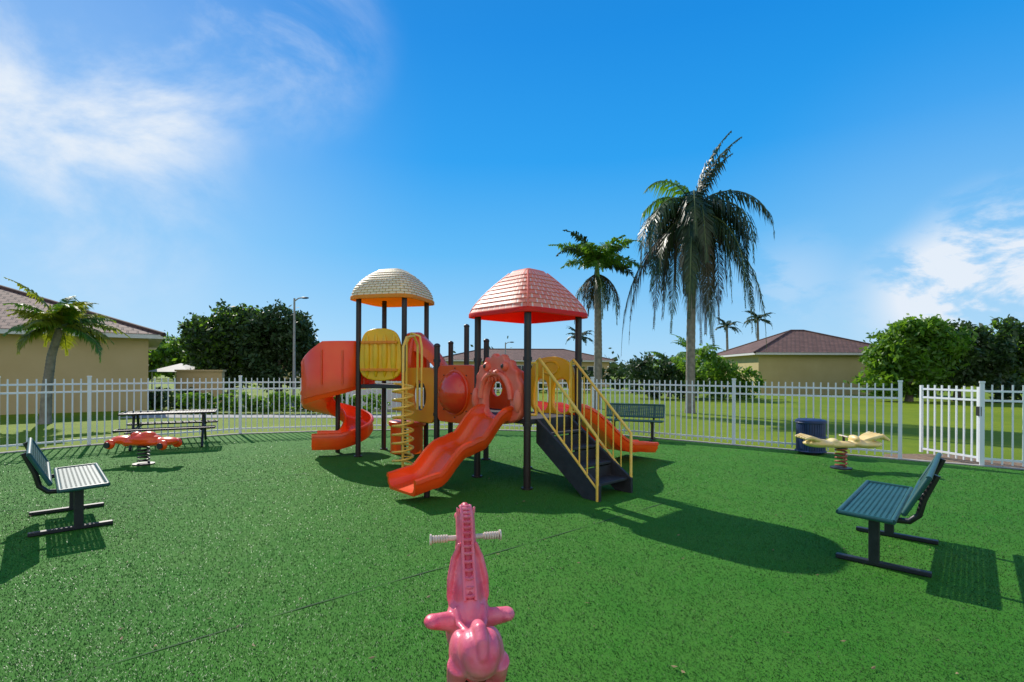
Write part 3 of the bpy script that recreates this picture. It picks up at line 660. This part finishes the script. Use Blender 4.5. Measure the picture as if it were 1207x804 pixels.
# palms
def frond(b,part,mat,o,az,el0,L,droop,ll,n=34,hang=.35,w=.03,pw=1.2,plume=0):
    o=Vector(o); h=Vector((math.cos(az),math.sin(az),0)); side=Vector((-math.sin(az),math.cos(az),0))
    pts=[o.copy()];tg=[]; m=14; p_=o.copy(); tw=random.uniform(-.3,.3)
    for i in range(m):
        s=(i+.5)/m; el=max(el0-droop*s**pw,R(-87)); t_=h*math.cos(el)+Z(math.sin(el)); t_=(t_+side*tw*s*.3).normalized(); p_=p_+t_*L/m; pts.append(p_.copy()); tg.append(t_)
    tg.append(tg[-1])
    b.tube('rachis','shaft' if mat!='palmX' else 'palmX',pts,[.035*(1-.85*i/m) for i in range(m+1)],5,caps=False)
    V=[];F=[]
    for j in range(n):
        s=.10+.90*j/(n-1); k_=s*m; i=min(int(k_),m-1); f_=k_-i; q=pts[i].lerp(pts[i+1],f_); t_=tg[i]
        l=ll*(math.sin(min(1,s*1.05+.12)*math.pi)**.6*.85+.15)*random.uniform(.8,1.15)
        nrm=side.cross(t_)
        for sg in(-1,1):
            pl=random.uniform(-plume,plume) if plume else random.uniform(-.15,.35)
            dr=(side*sg*.9+t_*.55+nrm*pl*(-1 if nrm.z<0 else 1)).normalized()
            e1=q+dr*l*.5-Z(hang*l*.22); e2=q+dr*l*.82-Z(hang*l*random.uniform(.75,1.25))
            wv=t_*w*random.uniform(.7,1.2); k0=len(V)
            V+=[q-wv*.6,q+wv*.6,e1+wv,e1-wv,e2]; F+=[(k0,k0+1,k0+2,k0+3),(k0+3,k0+2,k0+4)]
    b.add(part,mat,V,F)
def trunk(b,pts,r,mat='palmbark'):
    P=[];Rr=[]; n=60
    for i in range(n+1):
        P.append(lerp(pts,i/n)); t_=i/n; Rr.append(r[0]*(1-t_)+r[1]*t_+(.03*max(0,1-t_*12))+(.010 if i%2 else 0))
    b.tube('trunk',mat,P,Rr,14,caps=True)
b=B('queen_palm',(7.0,20,0))
trunk(b,[(0,0,-.1),(.02,0,3),(.05,0,5.5),(.08,0,7.3)],(.18,.14))
b.tube('crownshaft','shaft',[(.08,0,7.2),(.08,0,7.7),(.1,0,8.1)],[.18,.17,.1],12)
o=(.1,0,7.9)
random.seed(3)
for i in range(16):
    az=i*2.4+random.uniform(-.3,.3); frond(b,'fronds','palmD',o,az,R(random.uniform(40,72)),random.uniform(3.4,4.4),R(random.uniform(155,190)),.80,n=60,hang=.9,w=.036,pw=.68)
for i in range(20):
    az=i*2.4+1.1+random.uniform(-.3,.3); frond(b,'old_fronds','palmD' if i%3 else 'palmX',(.1,0,7.7),az,R(random.uniform(10,45)),random.uniform(3.6,5.9),R(random.uniform(135,165)),.60,n=60,hang=1.2,w=.034,pw=.42)
for i in range(4):
    frond(b,'old_fronds','palmX' if i%2 else 'palmD',(.1,0,7.6),(0,R(180),R(-15),R(165))[i],R(25),5.6+.3*i,R(118),.5,n=60,hang=1.2,w=.034,pw=.35)
frond(b,'spear','palmD',o,R(5),R(80),3.7,R(45),.62,n=64,hang=.9,w=.035,pw=1.0,plume=.5)
frond(b,'spear','palmD',o,R(-20),R(84),3.3,R(40),.62,n=60,hang=.9,w=.035,pw=1.2,plume=.5)
frond(b,'spear','palmD',o,R(10),R(74),3.0,R(40),.60,n=60,hang=.9,w=.035,pw=1.2,plume=.5)
frond(b,'spear','palmB',o,R(165),R(62),2.8,R(150),.7,n=50,hang=.8,w=.035,pw=1.1)
frond(b,'spear','palmB',o,R(200),R(72),2.9,R(130),.7,n=50,hang=.8,w=.035,pw=1.2)
for i in range(4): b.tube('seed_stalks','palmX',[(.1,0,7.6),(.1+.6*math.cos(i*1.7),.6*math.sin(i*1.7),7.5),(.1+.8*math.cos(i*1.7),.8*math.sin(i*1.7),6.2),(.1+.8*math.cos(i*1.7),.8*math.sin(i*1.7),4.8)],[.03,.04,.07,.03],6)
b.finish()
b=B('foxtail_palm',(3.7,22,0))
trunk(b,[(0,0,-.1),(.02,0,2.5),(0,0,4.3),(-.03,0,5.4)],(.18,.13))
b.tube('crownshaft','shaft',[(-.03,0,5.3),(-.05,0,5.8),(-.05,0,6.2)],[.16,.13,.07],12)
for i in range(19):
    az=i*2.4; e=28+i%5*13; frond(b,'fronds','palmB' if i%4 else 'palmD',(-.05,0,6.1),az,R(e),random.uniform(1.9,2.5),R(random.uniform(60,110)),.50,n=70,hang=.25,w=.038,plume=1.0)
for i in range(8):
    frond(b,'old_fronds','palmX' if i%2 else 'palmD',(-.05,0,5.8),i*1.1+.4,R(10),random.uniform(1.6,2.6),R(110),.4,n=40,hang=.9,w=.03,pw=.5)
b.finish()
b=B('coconut_palm',(-13.75,15,0))
trunk(b,[(0,0,-.05),(.05,0,1.0),(.18,0,2.0),(.42,0,2.8)],(.14,.085))
for i in range(30):
    az=i*2.4; e=0+(i%7)*12; frond(b,'fronds','palmY' if i%3 else 'palmB',(.43,0,2.85),az,R(e),random.uniform(1.3,1.85),R(random.uniform(50,95)),.46,n=48,hang=.45,w=.028)
b.finish()
def smallpalm(x,y,h,L,name='distant_palm',mat='palmD',n=14):
    b=B(name,(x,y,0)); trunk(b,[(0,0,0),(.1,0,h*.5),(0,0,h)],(.16,.11))
    for i in range(n): frond(b,'fronds',mat,(0,0,h),i*2.4,R(10+(i%5)*15),L*random.uniform(.85,1.1),R(random.uniform(60,110)),L*.25,n=24,hang=.4,w=.06)
    b.finish()
smallpalm(26.5,55,7.3,2.0); smallpalm(23.6,56,6.6,1.8); smallpalm(6.6,50,5.0,1.9); smallpalm(12.2,34,2.6,2.3,mat='palmB',n=16); smallpalm(10.2,33,2.0,2.2,mat='palmB',n=16); smallpalm(-31,52,6.,2.2)

# ------------------------------------------------------------ houses
def house(name,loc,rz,W,Dp,eave,rise,wallm,wins,ov=.5,wing=None):
    b=B(name,loc,rz)
    b.box('walls',wallm,(W/2,Dp/2,eave/2-.05),(W,Dp,eave+.1))
    def hip(x0,x1,y0,y1,ze,rs,part='roof'):
        wx=x1-x0; wy=y1-y0; k=min(wx,wy)/2
        if wx>=wy: r1=(x0+k,(y0+y1)/2,ze+rs); r2=(x1-k,(y0+y1)/2,ze+rs)
        else: r1=((x0+x1)/2,y0+k,ze+rs); r2=((x0+x1)/2,y1-k,ze+rs)
        c=[(x0,y0,ze),(x1,y0,ze),(x1,y1,ze),(x0,y1,ze)]
        if wx>=wy: fs=[[c[0],c[1],r2,r1],[c[1],c[2],r2],[c[2],c[3],r1,r2],[c[3],c[0],r1]]
        else: fs=[[c[0],c[1],r1],[c[1],c[2],r2,r1],[c[2],c[3],r2],[c[3],c[0],r1,r2]]
        for f_ in fs:
            a=Vector(f_[0]); e=(Vector(f_[1])-a).normalized(); nn=e.cross(Vector(f_[2])-a).normalized(); g_=nn.cross(e)
            b.add(part,'tile',f_,[tuple(range(len(f_)))],UV=[[((Vector(q)-a).dot(e),(Vector(q)-a).dot(g_)) for q in f_]])
        for a_,b_ in((c[0],r1),(c[1],r2 if wx>=wy else r1),(c[2],r2),(c[3],r1 if wx>=wy else r2),(r1,r2)): 
            if (Vector(a_)-Vector(b_)).length>.1: b.tube('ridge_tiles','tile',[a_,b_],.09,8)
        b.box('fascia','trim',((x0+x1)/2,(y0+y1)/2,ze-.09),(wx-.04,wy-.04,.16))
    hip(-ov,W+ov,-ov,Dp+ov,eave+.15,rise)
    for i,(x,z,w_,h_) in enumerate(wins):
        b.box('window_%d_frame'%i,'trim',(x,-.02,z),(w_+.16,.08,h_+.16)); b.box('window_%d_glass'%i,'glass',(x,-.05,z),(w_,.06,h_)); b.box('window_%d_bar'%i,'trim',(x,-.075,z),(.05,.03,h_))
    b.finish()
W_=16; ca_=math.cos(R(36)); sa_=math.sin(R(36))
house('stucco_house',(-14.5-W_*ca_,20.3-W_*sa_,0),R(36),W_,13,2.85,2.6,'stuccoL',[(5,1.5,1.4,1.2)],ov=.5)
b=B('garden_wall',(-14.6,22.4,0)); b.box('wall','stuccoL',(.9,0,.75),(2.0,.2,1.6)); b.box('cap','stuccoL',(.9,0,1.58),(2.1,.3,.08)); b.finish()
house('stucco_house',(18.4,38,0),R(-3),10.0,9,2.95,2.0,'stuccoR',[],ov=.5)
house('stucco_house',(-8,55,0),0,18.5,9,2.7,1.35,'stuccoL',[(14,1.6,1.6,1.3),(16.8,1.5,1.2,1.3),(9,1.6,1.6,1.3),(4,1.6,1.6,1.3)],ov=.5)
house('stucco_house',(-28,60,0),0,14,9,2.7,1.35,'stuccoR',[(3,1.6,1.6,1.3),(9,1.6,1.6,1.3)],ov=.5)

def lamp(x,y,h,s):
    b=B('street_lamp',(x,y,0)); b.tube('pole','conc',[(0,0,0),(0,0,h)],[.08,.045],10)
    b.tube('arm','conc',[(0,0,h-.15),(s*.2,0,h),(s*.4,0,h+.03)],.03,8); b.ell('head','black',(s*.52,0,h+.02),(.2,.09,.05),n=12); b.finish()
lamp(-10.7,25,5.15,1); lamp(-.55,42,4.0,1)
b=B('garden_canopy',(-19.5,30,0))
for x in(-1,1):
    for y in(-1,1): b.tube('legs','trim',[(x,y,0),(x,y,1.55)],.03,6)
V=[(-1.2,-1.2,1.5),(1.2,-1.2,1.5),(1.2,1.2,1.5),(-1.2,1.2,1.5),(0,0,2.0)]
b.add('canopy','trim',V,[(0,1,4),(1,2,4),(2,3,4),(3,0,4)]); b.finish()

# ------------------------------------------------------------ light / sky / camera
el=R(37); sd_=Vector((-.58,.81,0)).normalized()
S3=Vector((sd_.x*math.cos(el),sd_.y*math.cos(el),math.sin(el)))
ld=bpy.data.lights.new('sun','SUN'); ld.energy=5.0; ld.angle=R(.5); ld.color=(1,.94,.84)
lo=bpy.data.objects.new('sun',ld); COL.objects.link(lo); lo.rotation_euler=(-S3).to_track_quat('-Z','Y').to_euler(); lo.location=(-10,12,15)
w=bpy.data.worlds.new('World'); scene.world=w; w.use_nodes=True; nt=w.node_tree; N=nt.nodes; L=nt.links
bg=N['Background']; ST=.12; bg.inputs[1].default_value=ST
sky=N.new('ShaderNodeTexSky'); sky.sky_type='NISHITA'; sky.sun_disc=False; sky.sun_elevation=el; sky.sun_rotation=R(-35.6); sky.air_density=1.0; sky.dust_density=.2; sky.ozone_density=3
tc=N.new('ShaderNodeTexCoord')
nrm=N.new('ShaderNodeVectorMath'); nrm.operation='NORMALIZE'; L.new(tc.outputs['Generated'],nrm.inputs[0])
sep=N.new('ShaderNodeSeparateXYZ'); L.new(nrm.outputs[0],sep.inputs[0])
cr=N.new('ShaderNodeValToRGB'); L.new(sep.outputs['Z'],cr.inputs[0])
stops=[(0,(.42,.70,.95)),(.08,(.31,.64,.95)),(.22,(.11,.50,.94)),(.38,(.016,.36,.90)),(.55,(.003,.27,.80)),(1,(.004,.13,.45))]
els=cr.color_ramp.elements
els[0].position=0; els[0].color=(*stops[0][1],1); els[1].position=1; els[1].color=(*stops[-1][1],1)
for p_,c_ in stops[1:-1]:
    e_=els.new(p_); e_.color=(*c_,1)
vs=N.new('ShaderNodeVectorMath'); vs.operation='SCALE'; vs.inputs[3].default_value=1/ST; L.new(cr.outputs[0],vs.inputs[0])
sm=N.new('ShaderNodeMix'); sm.data_type='RGBA'; sm.inputs[0].default_value=.93; L.new(sky.outputs[0],sm.inputs[6]); L.new(vs.outputs[0],sm.inputs[7])
def maskd(d_,wid,wt):
    d_=Vector(d_).normalized()
    vm=N.new('ShaderNodeVectorMath'); vm.operation='DISTANCE'; vm.inputs[1].default_value=d_; L.new(nrm.outputs[0],vm.inputs[0])
    mr=N.new('ShaderNodeMapRange'); mr.interpolation_type='SMOOTHSTEP'; mr.inputs[1].default_value=0; mr.inputs[2].default_value=wid; mr.inputs[3].default_value=wt; mr.inputs[4].default_value=0; L.new(vm.outputs['Value'],mr.inputs[0]); return mr.outputs[0]
def mask(px,py,wid,wt): return maskd(((px-603)/600,1,(438-py)/600),wid,wt)
def add(a,b_):
    m=N.new('ShaderNodeMath'); m.operation='ADD'; m.use_clamp=True; L.new(a,m.inputs[0]); L.new(b_,m.inputs[1]); return m.outputs[0]
def mul(a,b_):
    m=N.new('ShaderNodeMath'); m.operation='MULTIPLY'; L.new(a,m.inputs[0])
    if isinstance(b_,float): m.inputs[1].default_value=b_
    else: L.new(b_,m.inputs[1])
    return m.outputs[0]
def nz(scale,mscale,lo_,hi,det=8,dist=.4,rot=(0,20,15)):
    mp=N.new('ShaderNodeMapping'); mp.inputs['Scale'].default_value=mscale; mp.inputs['Rotation'].default_value=tuple(R(a) for a in rot); L.new(nrm.outputs[0],mp.inputs[0])
    n_=N.new('ShaderNodeTexNoise'); n_.inputs['Scale'].default_value=scale; n_.inputs['Detail'].default_value=det; n_.inputs['Roughness'].default_value=.6; n_.inputs['Distortion'].default_value=dist; L.new(mp.outputs[0],n_.inputs['Vector'])
    mr=N.new('ShaderNodeMapRange'); mr.interpolation_type='SMOOTHSTEP'; mr.inputs[1].default_value=lo_; mr.inputs[2].default_value=hi; L.new(n_.outputs['Fac'],mr.inputs[0]); return mr.outputs[0]
cir=mul(nz(3.6,(1,1,1.5),.36,.70),add(add(mask(0,170,.36,.85),mask(310,25,.22,.8)),mask(195,140,.14,.5)))
cum=mul(nz(6.5,(1,1,2.0),.42,.56,dist=.2),add(add(mask(1180,325,.16,1.3),mask(1095,350,.13,.8)),mask(930,330,.12,.25)))
haze=add(mask(1130,370,.45,.18),mask(20,200,.62,.30))
# unseen cloud bank added behind the camera as fill for camera-facing surfaces
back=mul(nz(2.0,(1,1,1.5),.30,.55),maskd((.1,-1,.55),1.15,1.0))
cl=add(add(cir,cum),haze)
mx=N.new('ShaderNodeMix'); mx.data_type='RGBA'; L.new(cl,mx.inputs[0]); L.new(sm.outputs[2],mx.inputs[6]); mx.inputs[7].default_value=(.78/ST,.86/ST,.96/ST,1)
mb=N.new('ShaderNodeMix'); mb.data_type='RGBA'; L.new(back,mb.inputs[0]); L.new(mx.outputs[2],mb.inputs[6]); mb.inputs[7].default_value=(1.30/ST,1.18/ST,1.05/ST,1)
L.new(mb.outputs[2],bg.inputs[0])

cam=bpy.data.cameras.new('camera'); co=bpy.data.objects.new('camera',cam); COL.objects.link(co)
cam.sensor_width=36; cam.lens=17.9; cam.shift_y=36/1207; cam.clip_end=4000; cam.clip_start=.05
co.location=(0,0,1.6)
co.rotation_euler=(Matrix.Rotation(R(-.26),4,'Y')@Matrix.Rotation(R(90),4,'X')).to_euler()
scene.camera=co
scene.view_settings.view_transform='Standard'; scene.view_settings.look='None'; scene.view_settings.exposure=0
